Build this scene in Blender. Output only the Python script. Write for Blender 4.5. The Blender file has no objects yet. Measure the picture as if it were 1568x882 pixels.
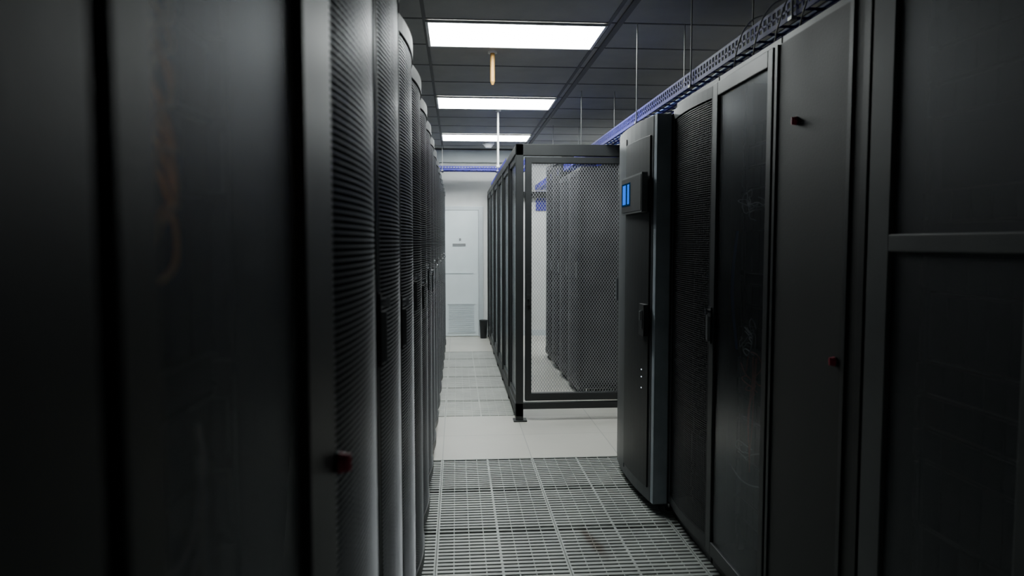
import bpy, math, random
from mathutils import Vector, Matrix
random.seed(7)
scn = bpy.context.scene
CAMH = 1.45
CEIL = 2.88
YB = 11.15

# ------------------------------------------------------------ materials
def new_mat(name):
    m = bpy.data.materials.new(name); m.use_nodes = True
    nt = m.node_tree
    for n in list(nt.nodes): nt.nodes.remove(n)
    out = nt.nodes.new('ShaderNodeOutputMaterial')
    return m, nt, out

def pmat(name, col, rough=0.5, metal=0.0, var=0.15, nscale=6.0, bump=0.0, bscale=200.0, spec=0.5, coat=0.0):
    m, nt, out = new_mat(name)
    b = nt.nodes.new('ShaderNodeBsdfPrincipled')
    tc = nt.nodes.new('ShaderNodeTexCoord')
    nz = nt.nodes.new('ShaderNodeTexNoise'); nz.inputs['Scale'].default_value = nscale
    nz.inputs['Detail'].default_value = 5
    nt.links.new(tc.outputs['Object'], nz.inputs['Vector'])
    r = nt.nodes.new('ShaderNodeValToRGB')
    r.color_ramp.elements[0].position = 0.3; r.color_ramp.elements[1].position = 0.7
    r.color_ramp.elements[0].color = (*[c*(1-var) for c in col], 1)
    r.color_ramp.elements[1].color = (*[min(1, c*(1+var)) for c in col], 1)
    nt.links.new(nz.outputs['Fac'], r.inputs['Fac'])
    nt.links.new(r.outputs['Color'], b.inputs['Base Color'])
    mr = nt.nodes.new('ShaderNodeMapRange')
    mr.inputs['To Min'].default_value = max(0.02, rough-0.06); mr.inputs['To Max'].default_value = min(1, rough+0.06)
    nt.links.new(nz.outputs['Fac'], mr.inputs['Value'])
    nt.links.new(mr.outputs['Result'], b.inputs['Roughness'])
    b.inputs['Metallic'].default_value = metal
    b.inputs['Specular IOR Level'].default_value = spec
    b.inputs['Coat Weight'].default_value = coat
    if bump > 0:
        n2 = nt.nodes.new('ShaderNodeTexNoise'); n2.inputs['Scale'].default_value = bscale
        nt.links.new(tc.outputs['Object'], n2.inputs['Vector'])
        bp = nt.nodes.new('ShaderNodeBump'); bp.inputs['Strength'].default_value = bump
        bp.inputs['Distance'].default_value = 0.002
        nt.links.new(n2.outputs['Fac'], bp.inputs['Height'])
        nt.links.new(bp.outputs['Normal'], b.inputs['Normal'])
    nt.links.new(b.outputs['BSDF'], out.inputs['Surface'])
    return m

def emat(name, col, strength):
    m, nt, out = new_mat(name)
    e = nt.nodes.new('ShaderNodeEmission')
    e.inputs['Color'].default_value = (*col, 1); e.inputs['Strength'].default_value = strength
    nt.links.new(e.outputs['Emission'], out.inputs['Surface'])
    return m

def glassmat(name, tint, rough=0.08, gcol=0.7, base=0.05):
    m, nt, out = new_mat(name)
    t = nt.nodes.new('ShaderNodeBsdfTransparent'); t.inputs['Color'].default_value = (*tint, 1)
    g = nt.nodes.new('ShaderNodeBsdfGlossy'); g.inputs['Roughness'].default_value = rough
    g.inputs['Color'].default_value = (gcol, gcol*1.02, gcol*1.05, 1)
    lw = nt.nodes.new('ShaderNodeLayerWeight'); lw.inputs['Blend'].default_value = 0.5
    pw = nt.nodes.new('ShaderNodeMath'); pw.operation = 'POWER'; pw.inputs[1].default_value = 5.0
    mr = nt.nodes.new('ShaderNodeMapRange'); mr.inputs['To Min'].default_value = base; mr.inputs['To Max'].default_value = 0.9
    nt.links.new(lw.outputs['Facing'], pw.inputs[0]); nt.links.new(pw.outputs[0], mr.inputs['Value'])
    mx = nt.nodes.new('ShaderNodeMixShader')
    nt.links.new(mr.outputs['Result'], mx.inputs['Fac'])
    nt.links.new(t.outputs['BSDF'], mx.inputs[1]); nt.links.new(g.outputs['BSDF'], mx.inputs[2])
    nt.links.new(mx.outputs['Shader'], out.inputs['Surface'])
    return m

def floor_mat():
    m, nt, out = new_mat('raised_floor_tile')
    b = nt.nodes.new('ShaderNodeBsdfPrincipled')
    tc = nt.nodes.new('ShaderNodeTexCoord')
    mp = nt.nodes.new('ShaderNodeMapping'); mp.inputs['Location'].default_value = (0.10, -4.75+6.0, 0)
    nt.links.new(tc.outputs['Object'], mp.inputs['Vector'])
    br = nt.nodes.new('ShaderNodeTexBrick'); br.offset = 0.0
    br.inputs['Scale'].default_value = 1.0
    br.inputs['Brick Width'].default_value = 0.6; br.inputs['Row Height'].default_value = 0.6
    br.inputs['Mortar Size'].default_value = 0.003
    br.inputs['Color1'].default_value = (0.68, 0.66, 0.60, 1); br.inputs['Color2'].default_value = (0.64, 0.62, 0.565, 1)
    br.inputs['Mortar'].default_value = (0.44, 0.44, 0.41, 1)
    nt.links.new(mp.outputs['Vector'], br.inputs['Vector'])
    nz = nt.nodes.new('ShaderNodeTexNoise'); nz.inputs['Scale'].default_value = 3.0; nz.inputs['Detail'].default_value = 6
    nt.links.new(tc.outputs['Object'], nz.inputs['Vector'])
    mx = nt.nodes.new('ShaderNodeMixRGB'); mx.blend_type = 'MULTIPLY'; mx.inputs['Fac'].default_value = 0.15
    nt.links.new(br.outputs['Color'], mx.inputs['Color1']); nt.links.new(nz.outputs['Fac'], mx.inputs['Color2'])
    nt.links.new(mx.outputs['Color'], b.inputs['Base Color'])
    b.inputs['Roughness'].default_value = 0.38
    nt.links.new(b.outputs['BSDF'], out.inputs['Surface'])
    return m

def grate_mat(name, c0, c1):
    m, nt, out = new_mat(name)
    b = nt.nodes.new('ShaderNodeBsdfPrincipled')
    tc = nt.nodes.new('ShaderNodeTexCoord')
    nz = nt.nodes.new('ShaderNodeTexNoise'); nz.inputs['Scale'].default_value = 4.0; nz.inputs['Detail'].default_value = 8
    nt.links.new(tc.outputs['Object'], nz.inputs['Vector'])
    r = nt.nodes.new('ShaderNodeValToRGB')
    r.color_ramp.elements[0].position = .3; r.color_ramp.elements[1].position = .65
    r.color_ramp.elements[0].color = (*c0, 1); r.color_ramp.elements[1].color = (*c1, 1)
    nt.links.new(nz.outputs['Fac'], r.inputs['Fac'])
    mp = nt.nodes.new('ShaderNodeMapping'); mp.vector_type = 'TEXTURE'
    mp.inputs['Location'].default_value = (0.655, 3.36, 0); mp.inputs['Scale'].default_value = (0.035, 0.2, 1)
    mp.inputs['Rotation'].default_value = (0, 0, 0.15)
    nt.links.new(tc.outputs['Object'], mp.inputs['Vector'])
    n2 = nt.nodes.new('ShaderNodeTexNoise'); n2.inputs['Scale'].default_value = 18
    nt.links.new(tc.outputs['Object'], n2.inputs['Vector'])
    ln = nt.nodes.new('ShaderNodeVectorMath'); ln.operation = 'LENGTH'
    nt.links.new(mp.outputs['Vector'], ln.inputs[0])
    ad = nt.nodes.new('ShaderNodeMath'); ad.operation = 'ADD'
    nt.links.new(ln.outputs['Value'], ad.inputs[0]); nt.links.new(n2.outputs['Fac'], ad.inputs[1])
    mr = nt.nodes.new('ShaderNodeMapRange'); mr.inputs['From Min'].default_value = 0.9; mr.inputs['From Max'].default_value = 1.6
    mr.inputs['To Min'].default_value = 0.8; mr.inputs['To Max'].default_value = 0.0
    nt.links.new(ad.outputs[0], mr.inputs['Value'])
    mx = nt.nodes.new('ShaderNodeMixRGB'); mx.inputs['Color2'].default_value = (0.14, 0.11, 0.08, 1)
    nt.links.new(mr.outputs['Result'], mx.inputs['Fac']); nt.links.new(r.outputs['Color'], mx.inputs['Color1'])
    nt.links.new(mx.outputs['Color'], b.inputs['Base Color'])
    b.inputs['Roughness'].default_value = 0.45; b.inputs['Metallic'].default_value = 0.15
    nt.links.new(b.outputs['BSDF'], out.inputs['Surface'])
    return m

M_BLACK = pmat('black_powder_coat', (0.015, 0.0168, 0.0178), 0.5, bump=0.15)
M_DARK = pmat('dark_grey_powder_coat', (0.028, 0.031, 0.033), 0.46, bump=0.15)
M_SOLID = pmat('charcoal_panel', (0.027, 0.0285, 0.029), 0.58, bump=0.2)
M_TRIM = pmat('satin_grey_trim', (0.22, 0.23, 0.24), 0.38, metal=0.5)
M_FRAME4 = pmat('grey_door_frame', (0.11, 0.118, 0.118), 0.55)
M_WIRE = pmat('perforated_door_steel', (0.48, 0.49, 0.52), 0.42, metal=0.6)
M_WIREM = pmat('perforated_door_mid_grey', (0.12, 0.125, 0.135), 0.45, metal=0.4)
M_WIRED = pmat('perforated_door_dark', (0.04, 0.042, 0.045), 0.45)
M_CAGEWIRE = pmat('cage_mesh_steel', (0.42, 0.43, 0.45), 0.35, metal=0.4)
M_EQ = pmat('server_faceplate', (0.022, 0.023, 0.026), 0.5)
M_EQ2 = pmat('server_faceplate_grey', (0.07, 0.072, 0.08), 0.4, metal=0.4)
M_CHROME = pmat('chrome', (0.65, 0.66, 0.68), 0.18, metal=1.0)
M_RED = pmat('red_plastic', (0.55, 0.05, 0.10), 0.4)
M_COOLER = pmat('cooler_front_panel', (0.044, 0.049, 0.053), 0.42)
M_COOLTRIM = pmat('cooler_side_grey', (0.38, 0.43, 0.48), 0.45)
M_WALL = pmat('painted_wall', (0.80, 0.81, 0.80), 0.7, var=0.03, bump=0.1)
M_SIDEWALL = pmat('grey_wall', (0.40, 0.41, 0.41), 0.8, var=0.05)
M_DOOR = pmat('white_door_paint', (0.84, 0.93, 0.96), 0.4, var=0.02)
M_DOORF = pmat('door_frame_paint', (0.64, 0.70, 0.73), 0.45, var=0.03)
M_CEIL = pmat('ceiling_tile', (0.36, 0.36, 0.35), 0.85, var=0.06, bump=0.5, bscale=120)
M_GRID = pmat('ceiling_grid_dark', (0.09, 0.09, 0.09), 0.6)
M_LAMP = emat('light_diffuser', (0.94, 1.0, 0.985), 31.0)
M_LAMPF = pmat('light_frame_white', (0.7, 0.7, 0.7), 0.4)
M_BLUE = pmat('blue_cable_tray_paint', (0.045, 0.04, 0.30), 0.6, spec=0.25)
M_ROD = pmat('galvanised_rod', (0.35, 0.35, 0.35), 0.45, metal=0.5)
M_BRASS = pmat('brass_pipe', (0.50, 0.27, 0.07), 0.45, metal=0.2)
M_WHITE = pmat('white_plastic', (0.75, 0.75, 0.75), 0.4)
M_PIT = pmat('concrete_plenum', (0.18, 0.18, 0.18), 0.9)
M_FLOOR = floor_mat()
M_GRATE = grate_mat('floor_grate_steel', (0.32, 0.34, 0.325), (0.43, 0.455, 0.43))
M_GRATE2 = grate_mat('floor_grate_light', (0.48, 0.49, 0.46), (0.58, 0.59, 0.55))
M_SCREEN = emat('blue_screen', (0.0, 0.16, 1.0), 1.3)
M_SCREEN2 = emat('screen_dark_glow', (0.01, 0.05, 0.12), 0.4)
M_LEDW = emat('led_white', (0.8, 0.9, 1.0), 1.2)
M_LEDG = emat('led_green', (0.1, 1.0, 0.3), 1.0)
M_AMBERGLOW = emat('amber_glow', (1.0, 0.5, 0.12), 4.0)  # for the glow dots added behind the left glass door
M_GLASS = glassmat('tinted_glass', (0.80, 0.82, 0.83), 0.25, 0.6)
M_GLASSD = glassmat('dark_tinted_glass', (0.70, 0.71, 0.72), 0.5, 0.65, 0.12)
M_GLASSN = glassmat('smoked_glass', (0.88, 0.89, 0.90), 0.5, 0.65, 0.08)
M_CORANGE = pmat('orange_fibre_cable', (0.95, 0.55, 0.14), 0.5)
M_CGREY = pmat('grey_cable', (0.28, 0.285, 0.31), 0.5)
M_CBLUE = pmat('blue_cable', (0.05, 0.12, 0.4), 0.5)
M_CRED = pmat('red_cable', (0.38, 0.14, 0.12), 0.5)
M_LABEL = pmat('grey_label', (0.25, 0.26, 0.27), 0.5)

# ------------------------------------------------------------ mesh builder
class MB:
    def __init__(s): s.v = []; s.f = []; s.m = []; s.mats = []
    def mi(s, mat):
        if mat not in s.mats: s.mats.append(mat)
        return s.mats.index(mat)
    def box(s, x0, x1, y0, y1, z0, z1, mat):
        i = len(s.v); k = s.mi(mat)
        s.v += [(x0,y0,z0),(x1,y0,z0),(x1,y1,z0),(x0,y1,z0),(x0,y0,z1),(x1,y0,z1),(x1,y1,z1),(x0,y1,z1)]
        for f in ((0,3,2,1),(4,5,6,7),(0,1,5,4),(1,2,6,5),(2,3,7,6),(3,0,4,7)):
            s.f.append(tuple(i+a for a in f)); s.m.append(k)
    def prism(s, pts, z0, z1, mat):
        n = len(pts); i = len(s.v); k = s.mi(mat)
        s.v += [(p[0], p[1], z0) for p in pts] + [(p[0], p[1], z1) for p in pts]
        s.f.append(tuple(i+a for a in reversed(range(n)))); s.m.append(k)
        s.f.append(tuple(i+n+a for a in range(n))); s.m.append(k)
        for a in range(n):
            b = (a+1) % n
            s.f.append((i+a, i+b, i+n+b, i+n+a)); s.m.append(k)
    def bar(s, p, q, u, w, t, mat):
        p = Vector(p); q = Vector(q); d = (q-p).normalized(); u = Vector(u); u = (u - d*u.dot(d)).normalized()
        n = d.cross(u); i = len(s.v); k = s.mi(mat)
        for c in (p, q):
            for a, b in ((-1,-1),(1,-1),(1,1),(-1,1)):
                s.v.append(tuple(c + u*(a*w/2) + n*(b*t/2)))
        for f in ((0,3,2,1),(4,5,6,7),(0,1,5,4),(1,2,6,5),(2,3,7,6),(3,0,4,7)):
            s.f.append(tuple(i+a for a in f)); s.m.append(k)
    def sweep(s, pts, h, t, mat):
        i = len(s.v); k = s.mi(mat); n = len(pts)
        for (x, y, z) in pts:
            s.v += [(x, y-t/2, z-h/2), (x, y+t/2, z-h/2), (x, y+t/2, z+h/2), (x, y-t/2, z+h/2)]
        for a in range(n-1):
            for b in range(4):
                c = (b+1) % 4
                s.f.append((i+a*4+b, i+(a+1)*4+b, i+(a+1)*4+c, i+a*4+c)); s.m.append(k)
        s.f.append((i, i+1, i+2, i+3)); s.m.append(k)
        e = i+(n-1)*4; s.f.append((e+3, e+2, e+1, e)); s.m.append(k)
    def cyl(s, c, r, h, mat, axis='z', n=20, r2=None):
        i = len(s.v); k = s.mi(mat); r2 = r if r2 is None else r2
        for e, rr in ((0, r), (h, r2)):
            for a in range(n):
                t = 2*math.pi*a/n; A, B = rr*math.cos(t), rr*math.sin(t)
                if axis == 'z': s.v.append((c[0]+A, c[1]+B, c[2]+e))
                elif axis == 'y': s.v.append((c[0]+A, c[1]+e, c[2]+B))
                else: s.v.append((c[0]+e, c[1]+A, c[2]+B))
        s.f.append(tuple(i+a for a in reversed(range(n)))); s.m.append(k)
        s.f.append(tuple(i+n+a for a in range(n))); s.m.append(k)
        for a in range(n):
            b = (a+1) % n
            s.f.append((i+a, i+b, i+n+b, i+n+a)); s.m.append(k)
    def mesh(s, name):
        me = bpy.data.meshes.new(name)
        me.from_pydata(s.v, [], s.f)
        for m in s.mats: me.materials.append(m)
        me.polygons.foreach_set('material_index', s.m)
        me.update()
        return me

def empty(name, loc=(0,0,0), rotz=0):
    e = bpy.data.objects.new(name, None); e.empty_display_size = 0.1
    e.location = loc; e.rotation_euler = (0, 0, rotz)
    scn.collection.objects.link(e); return e
def obj(name, me, parent=None, loc=(0,0,0), bevel=0):
    if isinstance(me, MB): me = me.mesh(name)
    o = bpy.data.objects.new(name, me); o.location = loc
    scn.collection.objects.link(o)
    if parent: o.parent = parent
    if bevel:
        b = o.modifiers.new('bevel', 'BEVEL'); b.width = bevel; b.segments = 2; b.limit_method = 'ANGLE'
    return o
def cable(name, pts, r, mat, parent):
    cu = bpy.data.curves.new(name, 'CURVE'); cu.dimensions = '3D'; cu.bevel_depth = r; cu.bevel_resolution = 2
    cu.resolution_u = 6
    for P in pts:
        sp = cu.splines.new('BEZIER'); sp.bezier_points.add(len(P)-1)
        for b, p in zip(sp.bezier_points, P):
            b.co = p; b.handle_left_type = b.handle_right_type = 'AUTO'
    cu.materials.append(mat)
    o = bpy.data.objects.new(name, cu); scn.collection.objects.link(o); o.parent = parent
    return o

# ------------------------------------------------------------ rack parts (local: x width, -y front, z up)
DEPTH = 1.0
_cache = {}
def cached(key, fn):
    if key not in _cache: _cache[key] = fn()
    return _cache[key]

def body_mesh(w, H, depth):
    b = MB(); g = 0.002
    x0, x1 = g, w-g
    b.box(x0, x0+0.015, 0.04, depth, 0.06, H-0.02, M_DARK)
    b.box(x1-0.015, x1, 0.04, depth, 0.06, H-0.02, M_DARK)
    b.box(x0, x1, 0.0, depth, H-0.03, H, M_DARK)
    b.box(x0+0.05, x1-0.05, 0.15, depth-0.15, H, H+0.012, M_BLACK)
    b.box(x0, x1, depth-0.02, depth, 0.06, H-0.03, M_BLACK)
    b.box(x0, x1, 0.0, depth, 0.05, 0.10, M_DARK)
    b.box(x0+0.004, x1-0.004, 0.004, 0.03, 0.0, 0.05, M_BLACK)
    for xx in (x0, x1-0.035):
        b.box(xx, xx+0.035, 0.0, 0.05, 0.10, H-0.03, M_BLACK)
    for xx in (x0+0.03, x1-0.07):
        b.box(xx+0.03, xx+0.05, 0.09, 0.12, 0.10, H-0.04, M_EQ2)
    for xx in (x0+0.05, x1-0.05):
        for yy in (0.08, depth-0.08):
            b.cyl((xx, yy, 0.0), 0.025, 0.012, M_BLACK)
            b.cyl((xx, yy, 0.012), 0.012, 0.045, M_CHROME, n=10)
    return b.mesh('cabinet_body')

def equip_mesh(w, H, seed, depth):
    rnd = random.Random(seed); b = MB(); z = 0.12
    while z < H-0.15:
        u = rnd.choice([1, 1, 2, 2, 2, 4]); h = 0.0445*u
        if z+h > H-0.06: break
        r = rnd.random()
        if r > 0.15:
            m = M_EQ if r < 0.75 else M_EQ2
            yy = 0.095 + rnd.uniform(0, .01)
            b.box(0.065, w-0.065, yy, 0.75, z+0.002, z+h-0.002, m)
            for xx in (0.068, w-0.082):
                b.box(xx, xx+0.012, yy-0.02, yy, z+0.01, z+h-0.01, M_EQ2)
            if u >= 2:
                n = 6
                for q in range(n):
                    xa = 0.09+(w-0.18)*q/n
                    b.box(xa+0.003, xa+(w-0.18)/n-0.003, yy-0.006, yy, z+0.008, z+h-0.008, M_EQ)
            if rnd.random() < .5 and seed != 2:
                b.box(w-0.12, w-0.117, yy-0.008, yy-0.006, z+h/2, z+h/2+0.003, rnd.choice([M_LEDG, M_LEDW]))
        z += h
    return b.mesh('equipment')

def mesh_door(w, H, bulge, wire, trim, pitch=0.010, fill=0.34):
    b = MB(); g = 0.004; s = 0.032; zb, zt = 0.07, H-0.035
    hw = w/2
    def yy(x): return -0.012 - bulge*(1-((x-hw)/(hw))**2)
    N = 10
    xs = [s + (w-2*s)*i/N for i in range(N+1)]
    for (a, c, m) in ((g, 0.018, trim), (0.018, s, M_BLACK), (w-s, w-g, M_DARK)):
        b.prism([(a, -0.002), (c, -0.002), (c, yy(c)-0.002), (a, yy(a)-0.003)], zb, zt, m)
    def rail(z0, z1):
        pts = [(x, yy(x)-0.002) for x in [g]+xs+[w-g]]
        back = [(x, yy(x)+0.014) for x in reversed([g]+xs+[w-g])]
        b.prism(pts+back, z0, z1, M_DARK)
    rail(zb, zb+0.05); rail(zt-0.05, zt)
    z = zb+0.055
    while z < zt-0.055:
        b.sweep([(x, yy(x)+0.004, z) for x in xs], pitch*fill, 0.002, wire)
        z += pitch
    n = int((w-2*s)/0.022)
    for i in range(n):
        x = s+(w-2*s)*(i+0.5)/n
        b.box(x-0.0018, x+0.0018, yy(x)+0.005, yy(x)+0.007, zb+0.05, zt-0.05, M_WIRED)
    return b.mesh('perforated_door')

def framed_door(w, H, fl, fr, ft, infill, fmat, mid=None):
    b = MB(); g = 0.004; zb, zt = 0.07, H-0.035
    b.box(g, fl, -0.03, -0.002, zb, zt, fmat)
    b.box(w-fr, w-g, -0.03, -0.002, zb, zt, fmat)
    b.box(fl, w-fr, -0.03, -0.002, zb, zb+ft, fmat)
    b.box(fl, w-fr, -0.03, -0.002, zt-ft, zt, fmat)
    if mid: b.box(fl, w-fr, -0.031, -0.004, mid-0.022, mid+0.022, fmat)
    b.box(fl, w-fr, -0.020, -0.014, zb+ft, zt-ft, infill)
    return b.mesh('front_door')

def solid_door(w, H):
    b = MB(); g = 0.004; zb, zt = 0.07, H-0.035
    b.box(g, w-g, -0.022, -0.002, zb, zt, M_SOLID)
    b.box(g, g+0.02, -0.028, -0.022, zb, zt, M_DARK)
    b.box(w-g-0.11, w-g-0.09, -0.028, -0.022, zb, zt, M_DARK)
    b.box(w-g-0.03, w-g, -0.030, -0.022, zb, zt, M_BLACK)
    b.box(g+0.02, w-g-0.11, -0.024, -0.022, zb, zb+0.02, M_DARK)
    return b.mesh('solid_door')

def handle_mesh():
    b = MB()
    b.box(-0.010, 0.010, -0.006, 0.0, -0.09, 0.07, M_DARK)
    b.prism([(-0.006, -0.006), (0.006, -0.006), (0.004, -0.018), (-0.004, -0.018)], -0.08, 0.03, M_TRIM)
    b.cyl((0, -0.018, 0.05), 0.009, 0.012, M_CHROME, axis='y', n=16)
    b.box(-0.0025, 0.0025, -0.026, -0.017, 0.040, 0.062, M_CHROME)
    return b.mesh('handle')
def knob_mesh():
    b = MB()
    b.cyl((0, -0.005, 0), 0.014, 0.005, M_BLACK, axis='y', n=20)
    b.cyl((0, -0.016, 0), 0.012, 0.011, M_RED, axis='y', n=20, r2=0.014)
    b.box(-0.003, 0.003, -0.020, -0.016, -0.011, 0.011, M_RED)
    return b.mesh('red_lock_knob')

def rack(kind, loc, rotz, w=0.6, H=2.17, seed=0, bulge=0.028, hx=None, hz=1.2, depth=DEPTH, fl=.05, fr=.05, mid=None, gmat=None, fmat=None, wire=None, trim=None, equip=True):
    e = empty('server_rack', loc, rotz)
    obj('cabinet_body', cached(('b', w, H, depth), lambda: body_mesh(w, H, depth)), e, bevel=0.002)
    if equip: obj('equipment', cached(('e', w, H, seed % 4), lambda: equip_mesh(w, H, seed % 4, depth)), e)
    if kind == 'mesh':
        wi = wire or M_WIRE; tr = trim or M_TRIM
        obj('perforated_door', cached(('m', w, H, bulge, wi.name, tr.name), lambda: mesh_door(w, H, bulge, wi, tr)), e)
    elif kind == 'glass':
        obj('glass_door', framed_door(w, H, fl, fr, 0.06, gmat or M_GLASS, fmat or M_DARK, mid), e, bevel=0.003)
    elif kind == 'solid':
        obj('solid_door', solid_door(w, H), e, bevel=0.002)
    if hx is not None:
        y = -0.014 - (bulge*(1-((hx-w/2)/(w/2))**2) if kind == 'mesh' else 0.016)
        obj('handle', cached('h', handle_mesh), e, loc=(hx, y, hz))
    return e

R90 = math.radians(90)
XL, XR = -0.188, 1.14
# left row -------------------------------------------------------------
HL = 2.17
y = 0.955
k = 0
while y < 10.1:
    rack('mesh', (XL, y, 0), R90, H=HL, seed=k, hx=None if k == 0 else 0.02, hz=1.22 if k % 2 == 0 else 1.27,
         wire=M_WIRE if k < 3 else M_WIREM, trim=M_TRIM if k in (0, 1, 2, 5, 9) else M_DARK)
    y += 0.61; k += 1
r = rack('glass', (XL, 0.345, 0), R90, H=HL, seed=2, fl=.055, fr=.17, gmat=M_GLASSN, fmat=M_BLACK)
obj('red_lock_knob', cached('k', knob_mesh), r, loc=(0.588, -0.030, 1.165))
rnd = random.Random(4)
P = []
for i in range(9):
    z0 = 1.47+0.02*i
    P.append([(0.07+rnd.uniform(0,.03), 0.03, z0+.04), (0.11+rnd.uniform(-.02,.02), 0.01, z0-0.02-rnd.random()*.04), (0.16, 0.01, z0-.03+rnd.uniform(-.02,.02)), (0.21, 0.02, z0+rnd.uniform(-.02,.03)), (0.24, 0.05, z0+.06)])
cable('orange_fibre_cables', P, 0.0018, M_CORANGE, r)
P = [[(0.1, 0.03, 1.25-.03*i), (0.16, 0.01, 1.22-.03*i), (0.22, 0.01, 1.26-.03*i), (0.3, 0.04, 1.29-.03*i)] for i in range(5)]
cable('grey_cables', P, 0.002, M_CGREY, r)
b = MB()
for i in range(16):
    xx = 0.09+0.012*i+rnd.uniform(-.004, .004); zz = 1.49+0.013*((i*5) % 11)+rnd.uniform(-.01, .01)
    b.box(xx, xx+0.003, 0.056, 0.060, zz, zz+0.003, M_AMBERGLOW)  # emissive dots added to give cables and glass a warm amber glow
b.box(0.168, 0.172, 0.056, 0.060, 1.555, 1.559, M_LEDW)  # added white dot, stands in for a pale reflection on the glass
b.box(0.07, 0.30, 0.060, 0.075, 1.46, 1.66, M_EQ)
obj('glow_dot_panel', b, r)
rack('glass', (XL, -0.265, 0), R90, H=HL, seed=1, fl=.05, fr=.12, gmat=M_GLASSD, fmat=M_BLACK)

# right row --------------------------------------------------------------
HR = 2.17
rack('mesh', (XR, 3.69, 0), -R90, H=HR, seed=1, bulge=0.02, hx=0.585, hz=1.1, wire=M_WIRED, trim=M_TRIM)
r2 = rack('glass', (XR, 3.085, 0), -R90, H=HR, seed=2, fl=.06, fr=.045, hx=0.03, hz=1.1)
r3 = rack('solid', (XR, 2.48, 0), -R90, H=HR, seed=3)
obj('red_lock_knob', cached('k', knob_mesh), r3, loc=(0.17, -0.022, 1.85))
obj('red_lock_knob', cached('k', knob_mesh), r3, loc=(0.45, -0.022, 1.10))
r4 = rack('glass', (XR, 1.875, 0), -R90, H=HR, seed=0, fl=.10, fr=.05, mid=1.45, fmat=M_FRAME4, gmat=M_GLASSD)
rack('solid', (XR, 1.27, 0), -R90, H=HR, seed=3)
# cables in r2 : loosely tangled patch leads
rnd = random.Random(21)
def tangle(cx, cz, sx, sz, n, pts=5):
    out = []
    for i in range(n):
        x, z = cx+rnd.uniform(-sx, sx), cz+rnd.uniform(-sz, sz); P = []
        for t in range(pts):
            P.append((min(.53, max(.08, x)), 0.025+rnd.uniform(0, .03), z))
            x += rnd.uniform(-sx, sx)*.8 - (x-cx)*.4; z += rnd.uniform(-sz, sz)*.8 - (z-cz)*.4
        out.append(P)
    return out
cable('grey_cable_loops', tangle(0.30, 1.60, .13, .05, 5), 0.002, M_CGREY, r2)
cable('grey_cable_bundle', tangle(0.27, 1.06, .11, .06, 5), 0.0024, M_CGREY, r2)
cable('red_cables', tangle(0.30, 0.92, .13, .08, 3) + [[(0.36+rnd.uniform(-.06,.03), .03, 1.0), (0.40+rnd.uniform(-.1,.02), 0.02, 0.88), (0.30+rnd.uniform(-.08,.08), 0.02, 0.78), (0.33, 0.03, 0.62-rnd.random()*.1)] for i in range(4)], 0.002, M_CRED, r2)
cable('grey_patch_cables', tangle(0.32, 0.58, .14, .03, 3) + [[(0.50, 0.03, 0.52), (0.3, 0.02, 0.48), (0.12, 0.03, 0.50)]], 0.002, M_CGREY, r2)
cable('blue_cables', [[(0.12+.01*i, 0.04, 1.5), (0.10+.012*i, 0.03, 1.25), (0.14+.01*i, 0.04, 1.0)] for i in range(3)], 0.002, M_CBLUE, r2)

# racks inside the cage
for i in range(4):
    rack('mesh', (XR+0.03, 9.2-0.61*i, 0), -R90, H=2.42 if i < 2 else 2.17, seed=i, bulge=0.04, hx=.58, wire=M_WIREM, trim=M_DARK)

# ------------------------------------------------------------ cooling unit
cu = empty('in_row_cooling_unit', (1.12, 3.70, 0))
b = MB()
b.box(0.0, 1.0, 0.004, 1.05, 0.05, 2.12, M_DARK)
b.box(0.02, 0.98, 0.02, 1.03, 2.12, 2.13, M_BLACK)
for xx in (0.03, 0.95):
    for yy in (0.05, 1.0):
        b.cyl((xx, yy, 0.0), 0.025, 0.012, M_BLACK); b.cyl((xx, yy, 0.012), 0.012, 0.04, M_CHROME, n=10)
obj('cabinet_body', b, cu, bevel=0.003)
def cx(t):
    return -0.078 - 0.034*(1-((t-0.44)/0.44)**2)
def cooler_panel(y0, y1, z0, z1, off, mat, b, depthx=0.0):
    n = 8
    pts = [(cx(y0+(y1-y0)*i/n)-off, y0+(y1-y0)*i/n) for i in range(n+1)]
    b.prism([(-0.001+depthx, y0)] + pts + [(-0.001+depthx, y1)], z0, z1, mat)
b = MB()
b.prism([(-0.001, 0.005), (-0.078, 0.005), (-0.082, 0.045), (-0.001, 0.045)], 0.05, 2.12, M_COOLTRIM)
cooler_panel(0.045, 0.83, 0.05, 2.12, 0.0, M_COOLER, b)
b.prism([(-0.001, 0.83), (cx(.83), 0.83), (-0.06, 0.93), (-0.001, 1.0)], 0.05, 2.12, M_COOLER)
obj('curved_front', b, cu, bevel=0.002)
b = MB()
cooler_panel(0.075, 0.52, 0.12, 2.02, 0.007, M_BLACK, b)
cooler_panel(0.53, 0.80, 0.09, 2.06, 0.004, M_COOLER, b)
obj('door_panels', b, cu, bevel=0.002)
b = MB()
b.box(-0.142, -0.110, 0.06, 0.52, 1.615, 1.825, M_FRAME4)
b.box(-0.145, -0.142, 0.07, 0.51, 1.625, 1.815, M_BLACK)
b.box(-0.147, -0.145, 0.30, 0.50, 1.66, 1.79, M_SCREEN2)
b.box(-0.148, -0.147, 0.40, 0.47, 1.67, 1.78, M_SCREEN)
b.box(-0.148, -0.147, 0.32, 0.36, 1.67, 1.78, M_SCREEN)
obj('control_display', b, cu)
b = MB()
b.box(-0.125, -0.10, 0.06, 0.16, 0.95, 1.12, M_BLACK)
b.box(-0.130, -0.125, 0.08, 0.10, 0.99, 1.09, M_CHROME)
b.box(-0.130, -0.125, 0.12, 0.14, 1.03, 1.08, M_FRAME4)
for z in (0.76, 0.72, 0.66):
    b.box(-0.1205, -0.117, 0.11, 0.118, z, z+0.005, M_LEDW)
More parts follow.
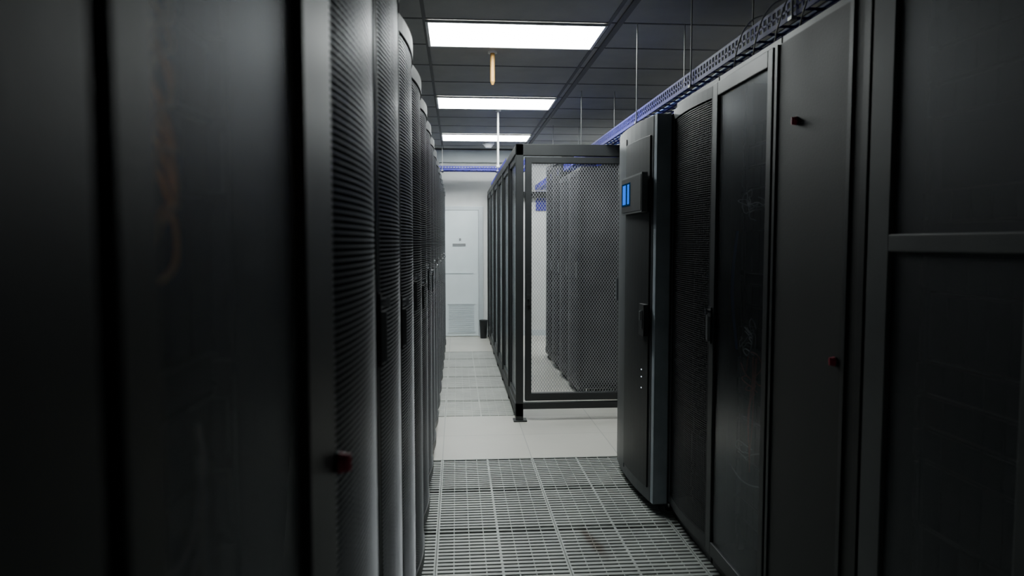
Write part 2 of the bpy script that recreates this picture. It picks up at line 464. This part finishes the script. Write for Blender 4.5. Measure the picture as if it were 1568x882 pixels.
b.box(-0.095, -0.07, 0.85, 0.88, 1.08, 1.22, M_CHROME)
obj('latch_and_indicators', b, cu)

# ------------------------------------------------------------ cage
CX, CY, CZ = 0.475, 5.74, 2.235
cg = empty('server_cage', (CX, CY, 0))
b = MB()
W = 1.75; L = 5.35; p = 0.06
for xx in (0, W-p):
    for yy in (0, L-p):
        b.box(xx, xx+p, yy, yy+p, 0.0, CZ, M_BLACK)
for yy in (0, L-p):
    b.box(0, W, yy, yy+p, CZ-0.09, CZ, M_BLACK)
b.box(0, W, 0.0, p, 0.10, 0.15, M_BLACK)
for xx in (0, W-p):
    b.box(xx, xx+p, 0, L, CZ-0.07, CZ-0.001, M_BLACK)
    b.box(xx, xx+p, 0, L, 0.04, 0.12, M_BLACK)
    n = 6
    for i in range(1, n):
        y0 = L*i/n; b.box(xx, xx+p, y0-0.03, y0+0.03, 0.0, CZ-0.02, M_BLACK)
b.box(-0.02, 0.09, -0.02, 0.08, 0.0, 0.012, M_DARK)
for xx in (0.9,): b.box(xx, xx+p, 0, p, 0.10, CZ-.02, M_BLACK)
obj('frame', b, cg, bevel=0.003)
def diamond(mb, x0, x1, z0, z1, pos, axis, px=0.023, ratio=1.5, w=0.0028, t=0.002, mat=M_CAGEWIRE):
    for sgn in (1, -1):
        c = -(z1-z0)/ratio - px
        Wd = x1-x0
        while c < Wd + (z1-z0)/ratio + px:
            def X(z): return c + sgn*z/ratio
            lo, hi = 0.0, z1-z0
            if sgn > 0:
                lo = max(lo, (0-c)*ratio); hi = min(hi, (Wd-c)*ratio)
            else:
                lo = max(lo, (c-Wd)*ratio); hi = min(hi, c*ratio)
            if hi-lo > 0.005:
                a = (x0+X(lo), z0+lo); d = (x0+X(hi), z0+hi)
                if axis == 'x':
                    mb.bar((a[0], pos, a[1]), (d[0], pos, d[1]), (d[1]-a[1], 0, -(d[0]-a[0])), w, t, mat)
                else:
                    mb.bar((pos, a[0], a[1]), (pos, d[0], d[1]), (0, d[1]-a[1], -(d[0]-a[0])), w, t, mat)
            c += px
# cage door
b = MB()
dx0, dx1, dz0, dz1 = 0.075, 0.885, 0.17, CZ-0.10
b.box(dx0, dx0+0.05, -0.005, 0.045, dz0, dz1, M_BLACK); b.box(dx1-0.05, dx1, -0.005, 0.045, dz0, dz1, M_BLACK)
b.box(dx0, dx1, -0.004, 0.044, dz0, dz0+0.06, M_BLACK); b.box(dx0, dx1, -0.004, 0.044, dz1-0.05, dz1, M_BLACK)
obj('door_frame', b, cg, bevel=0.003)
b = MB(); diamond(b, dx0+0.05, dx1-0.05, dz0+0.06, dz1-0.05, 0.02, 'x')
obj('door_mesh', b, cg)
b = MB(); diamond(b, 0.96, W-p, 0.15, CZ-0.09, 0.02, 'x')
obj('front_panel_mesh', b, cg)
b = MB()
b.box(0.085, 0.115, -0.02, -0.005, 0.95, 1.2, M_BLACK); b.box(0.09, 0.105, -0.035, -0.02, 1.0, 1.03, M_CHROME)
obj('door_lock', b, cg)
b = MB()
n = 6
for i in range(n):
    y0 = L*i/n+0.03; y1 = L*(i+1)/n-0.03
    if i == 0: y0 = p
    b.box(0.012, 0.048, y0+.004, y0+0.044, 0.12, CZ-0.07, M_TRIM if i % 2 else M_DARK)
    b.box(0.012, 0.048, y1-0.044, y1-.004, 0.12, CZ-0.07, M_DARK)
    b.box(0.012, 0.048, y0+.044, y1-0.044, 0.12, 0.17, M_DARK)
    b.box(0.012, 0.048, y0+.044, y1-0.044, CZ-0.12, CZ-0.07, M_DARK)
    b.box(0.026, 0.032, y0+.044, y1-0.044, 0.17, CZ-0.12, M_GLASS)
obj('side_panels', b, cg)

# ------------------------------------------------------------ cable trays
def tray(name, loc, length, width, h, rods, rodtop, axis='y', rodw=0.004):
    e = empty(name, loc, 0 if axis == 'y' else -R90)
    b = MB()
    for xx in (0, width-0.004):
        b.box(xx, xx+0.004, 0, length, 0, 0.018, M_BLUE)
        b.box(xx, xx+0.004, 0, length, h-0.012, h, M_BLUE)
        b.box(xx, xx+0.004, 0, length, h*.5-0.004, h*.5+0.004, M_BLUE)
        n = int(length/0.04)
        for i in range(n+1):
            y0 = length*i/n
            b.box(xx, xx+0.004, y0-0.007, y0+0.007, 0.018, h-0.012, M_BLUE)
    n = int(length/0.1)
    for i in range(n+1):
        y0 = length*i/n; b.box(0.004, width-0.004, y0-0.01, y0+0.01, 0.0, 0.004, M_BLUE)
    for q in (0.25, 0.5, 0.75):
        b.box(width*q-0.01, width*q+0.01, 0, length, -0.001, 0.003, M_BLUE)
    obj('tray', b, e)
    P = []
    for j in range(6):
        xx = 0.04+(width-0.08)*j/5
        P.append([(xx+random.uniform(-.01,.01), length*t/14, 0.016+random.uniform(0,.02)) for t in range(15)])
    cable('cables', P[:3], 0.008, M_CBLUE, e); cable('dark_cables', P[3:], 0.009, M_EQ2, e)
    b = MB()
    for yy in rods:
        for xx in (-0.008, width+0.008):
            b.cyl((xx, yy, 0.0), rodw, rodtop-loc[2], M_ROD, n=10)
            b.box(xx-0.01, xx+0.01, yy-0.015, yy+0.015, -0.012, 0.0, M_ROD)
    if rods: obj('hanger_rods', b, e)
    return e
t1 = tray('cable_tray', (1.19, 0.2, 2.245), 10.7, 0.30, 0.075, [1.2, 2.3, 3.4, 4.5, 6.6, 8.6], CEIL)
cable('loose_cables', [[(0.06, 1.9+.2*i, 0.05), (0.03, 2.0+.2*i, 0.10), (-0.006, 2.1+.2*i, 0.09), (-0.012, 2.2+.2*i, 0.0), (0.02, 2.3+.2*i, -0.04)] for i in range(4)], 0.003, M_CGREY, t1)
tray('cable_tray', (-1.1, 10.75, 2.50), 2.1, 0.25, 0.06, [0.9, 1.7], CEIL, axis='x')
tray('cable_tray', (0.50, 7.3, 2.245), 3.1, 0.2, 0.06, [], CEIL)

# ------------------------------------------------------------ room
XW0, XW1, Y0 = -1.35, 3.4, -1.6
b = MB()
t = 0.05
def fq(x0, x1, y0, y1): b.box(x0, x1, y0, y1, -t, 0, M_FLOOR)
gx0, gx1 = -0.70, 1.70
fq(XW0, gx0, Y0, YB); fq(gx1, XW1, Y0, YB)
fq(gx0, gx1, Y0, -0.05); fq(gx0, gx1, 4.75, 5.95)
fq(0.5, gx1, 5.95, YB); fq(gx0, 0.5, 9.55, YB)
obj('floor', b)
b = MB(); b.box(XW0+.02, XW1-.02, Y0+.02, YB-.02, -0.30, -0.25, M_PIT); obj('subfloor', b)
# perforated tiles
b = MB()
def tile(x0, y0, G, hwb):
    s = 0.6; e = 0.0012; f = 0.009; zt = -0.001
    b.box(x0+e, x0+s-e, y0+e, y0+f, -0.04, zt, G); b.box(x0+e, x0+s-e, y0+s-f, y0+s-e, -0.04, zt, G)
    b.box(x0+e, x0+f, y0+f, y0+s-f, -0.04, zt, G); b.box(x0+s-f, x0+s-e, y0+f, y0+s-f, -0.04, zt, G)
    n = 16; L = s-2*f
    for i in range(1, n):
        yc = y0+f+L*i/n
        b.box(x0+f, x0+s-f, yc-hwb, yc+hwb, -0.012, zt, G)
    for j in range(1, 8):
        xc = x0+f+(s-2*f)*j/8; hw = 0.002 if j != 4 else 0.006
        b.box(xc-hw, xc+hw, y0+f, y0+s-f, -0.014, zt-0.0006, G)
yy = -0.05
while yy < 4.7:
    for j in range(4): tile(gx0+0.6*j, yy, M_GRATE, 0.0105)
    yy += 0.6
yy = 5.95
for i in range(6):
    for j in range(2): tile(gx0+0.6*j, yy+0.6*i, M_GRATE2, 0.0135)
obj('perforated_floor_tiles', b)

b = MB(); b.box(XW0, XW1, Y0, YB, CEIL, CEIL+0.05, M_CEIL)
gw = 0.012
for gx in (-1.4+.06, -0.2, 1.0, 2.2, 3.39):
    b.box(gx-gw, gx+gw, Y0, YB, CEIL-0.004, CEIL, M_GRID)
b.box(1.045, 1.085, Y0, YB, CEIL-0.012, CEIL, M_GRID)
gy = 4.71-0.6*10
while gy < YB:
    if gy > Y0: b.box(XW0, XW1, gy-0.01, gy+0.01, CEIL-0.003, CEIL, M_GRID)
    gy += 0.6
obj('ceiling', b)
b = MB(); b.box(XW0, XW1, YB, YB+0.1, -0.2, CEIL+.05, M_WALL)
obj('wall_back', b)
b = MB(); b.box(XW0-0.1, XW0, Y0, YB, -0.2, CEIL+.05, M_SIDEWALL); obj('wall_left', b)
b = MB(); b.box(XW1, XW1+0.1, Y0, YB, -0.2, CEIL+.05, M_SIDEWALL); obj('wall_right', b)
b = MB(); b.box(XW0-.1, XW1+.1, Y0-0.1, Y0, -0.2, CEIL+.05, M_SIDEWALL); obj('wall_front', b)
b = MB(); b.box(XW0, XW1, YB-0.10, YB-0.002, CEIL-0.20, CEIL-0.02, M_DOORF); obj('trim_1', b)
b = MB(); b.box(.42, XW1, YB-0.012, YB, 0, 0.09, M_DOORF); obj('baseboard_back', b)

# door
d = empty('door_1', (-0.56, YB-0.05, 0))
b = MB(); wd = 0.90; hd = 1.95
b.box(-0.07, 0, 0.0, 0.049, 0, hd+0.06, M_DOORF); b.box(wd, wd+0.07, 0.0, 0.049, 0, hd+0.06, M_DOORF)
b.box(0, wd, 0.0, 0.049, hd, hd+0.06, M_DOORF)
obj('frame', b, d, bevel=0.003)
b = MB(); b.box(0.004, wd-0.004, 0.005, 0.045, 0.01, hd-0.004, M_DOOR)
b.box(0.08, wd-0.08, -0.004, 0.005, 0.98, 0.99, M_DOORF)
b.box(0.42, wd-0.05, -0.006, 0.005, 0.06, 0.075, M_DOORF); b.box(0.42, wd-0.05, -0.006, 0.005, 0.50, 0.515, M_DOORF)
for i in range(14):
    z = 0.085+i*0.03
    b.prism([(0.44, 0.005), (0.44, -0.002), (wd-0.07, -0.002), (wd-0.07, 0.005)], z, z+0.015, M_DOORF)
obj('leaf', b, d)
b = MB(); b.box(0.50, 0.70, -0.002, 0.005, 1.40, 1.44, M_LABEL); b.box(0.60, 0.63, -0.002, 0.005, 1.49, 1.52, M_LABEL)
obj('label_plate', b, d)
b = MB(); b.cyl((0.08, -0.05, 1.0), 0.012, 0.055, M_CHROME, axis='y'); b.box(0.06, 0.18, -0.06, -0.045, 0.99, 1.01, M_CHROME)
obj('lever', b, d)

# bin near the door
bn = empty('waste_bin', (0.405, 10.9, 0))
b = MB(); b.cyl((0, 0, 0), 0.05, 0.26, M_BLACK, r2=0.062, n=28); b.cyl((0, 0, 0.26), 0.064, 0.02, M_DARK, n=28)
obj('bin_body', b, bn)

# ceiling lights; the last, out of view, is added to brighten the cage
for (xx, yy) in ((-0.2, 4.71), (-0.2, 7.11), (-0.2, 9.51), (2.2, 9.51)):
    e = empty('ceiling_light', (xx, yy, CEIL-0.02))
    b = MB()
    b.box(0.006, 1.194, 0.006, 0.024, 0, 0.015, M_LAMPF); b.box(0.006, 1.194, 0.576, 0.594, 0, 0.015, M_LAMPF)
    b.box(0.006, 0.024, 0.024, 0.576, 0, 0.015, M_LAMPF); b.box(1.176, 1.194, 0.024, 0.576, 0, 0.015, M_LAMPF)
    obj('frame', b, e)
    b = MB(); b.box(0.024, 1.176, 0.024, 0.576, 0.004, 0.010, M_LAMP); obj('diffuser', b, e)

# brass drop pipe
e = empty('sprinkler_drop_pipe', (0.276, 5.48, CEIL))
b = MB(); b.cyl((0, 0, -0.22), 0.017, 0.22, M_BRASS); b.cyl((0, 0, -0.245), 0.008, 0.025, M_BRASS, r2=0.017)
b.cyl((0, 0, -0.012), 0.035, 0.012, M_WHITE)
obj('pipe', b, e)
e = empty('hanging_conduit', (0.455, 7.85, CEIL))
b = MB(); b.cyl((0, 0, -0.60), 0.011, 0.60, M_WHITE); b.cyl((0, 0, -0.61), 0.02, 0.02, M_WHITE); b.cyl((0, 0, -0.012), 0.03, 0.012, M_WHITE)
obj('conduit', b, e)
e = empty('smoke_detector', (0.46, 10.35, CEIL))
b = MB(); b.cyl((0, 0, -0.03), 0.085, 0.03, M_WHITE, n=28); b.cyl((0, 0, -0.075), 0.04, 0.045, M_WHITE, r2=0.075, n=28)
obj('housing', b, e)
e = empty('blue_notice_board', (1.23, YB-0.02, 1.95))
b = MB(); b.box(0, 0.16, 0, 0.018, 0, 0.30, M_BLUE); b.box(0.02, 0.14, -0.003, 0, 0.2, 0.27, M_WHITE); obj('board', b, e)

# ------------------------------------------------------------ world, camera
w = bpy.data.worlds.new('world'); w.use_nodes = True; scn.world = w
w.node_tree.nodes['Background'].inputs['Color'].default_value = (0.02, 0.02, 0.02, 1)
cam = bpy.data.cameras.new('camera'); co = bpy.data.objects.new('camera', cam); scn.collection.objects.link(co)
F = 1100.0
cam.sensor_width = 36; cam.lens = 36*F/1568
phi = math.atan(69/F); th = math.atan(85/F*math.cos(phi))
co.location = (0, 0, CAMH)
co.rotation_euler = (math.pi/2-phi, 0, -th)
cam.clip_start = 0.01; cam.clip_end = 60
cam.dof.use_dof = True; cam.dof.focus_distance = 5.6; cam.dof.aperture_fstop = 3.2
scn.camera = co
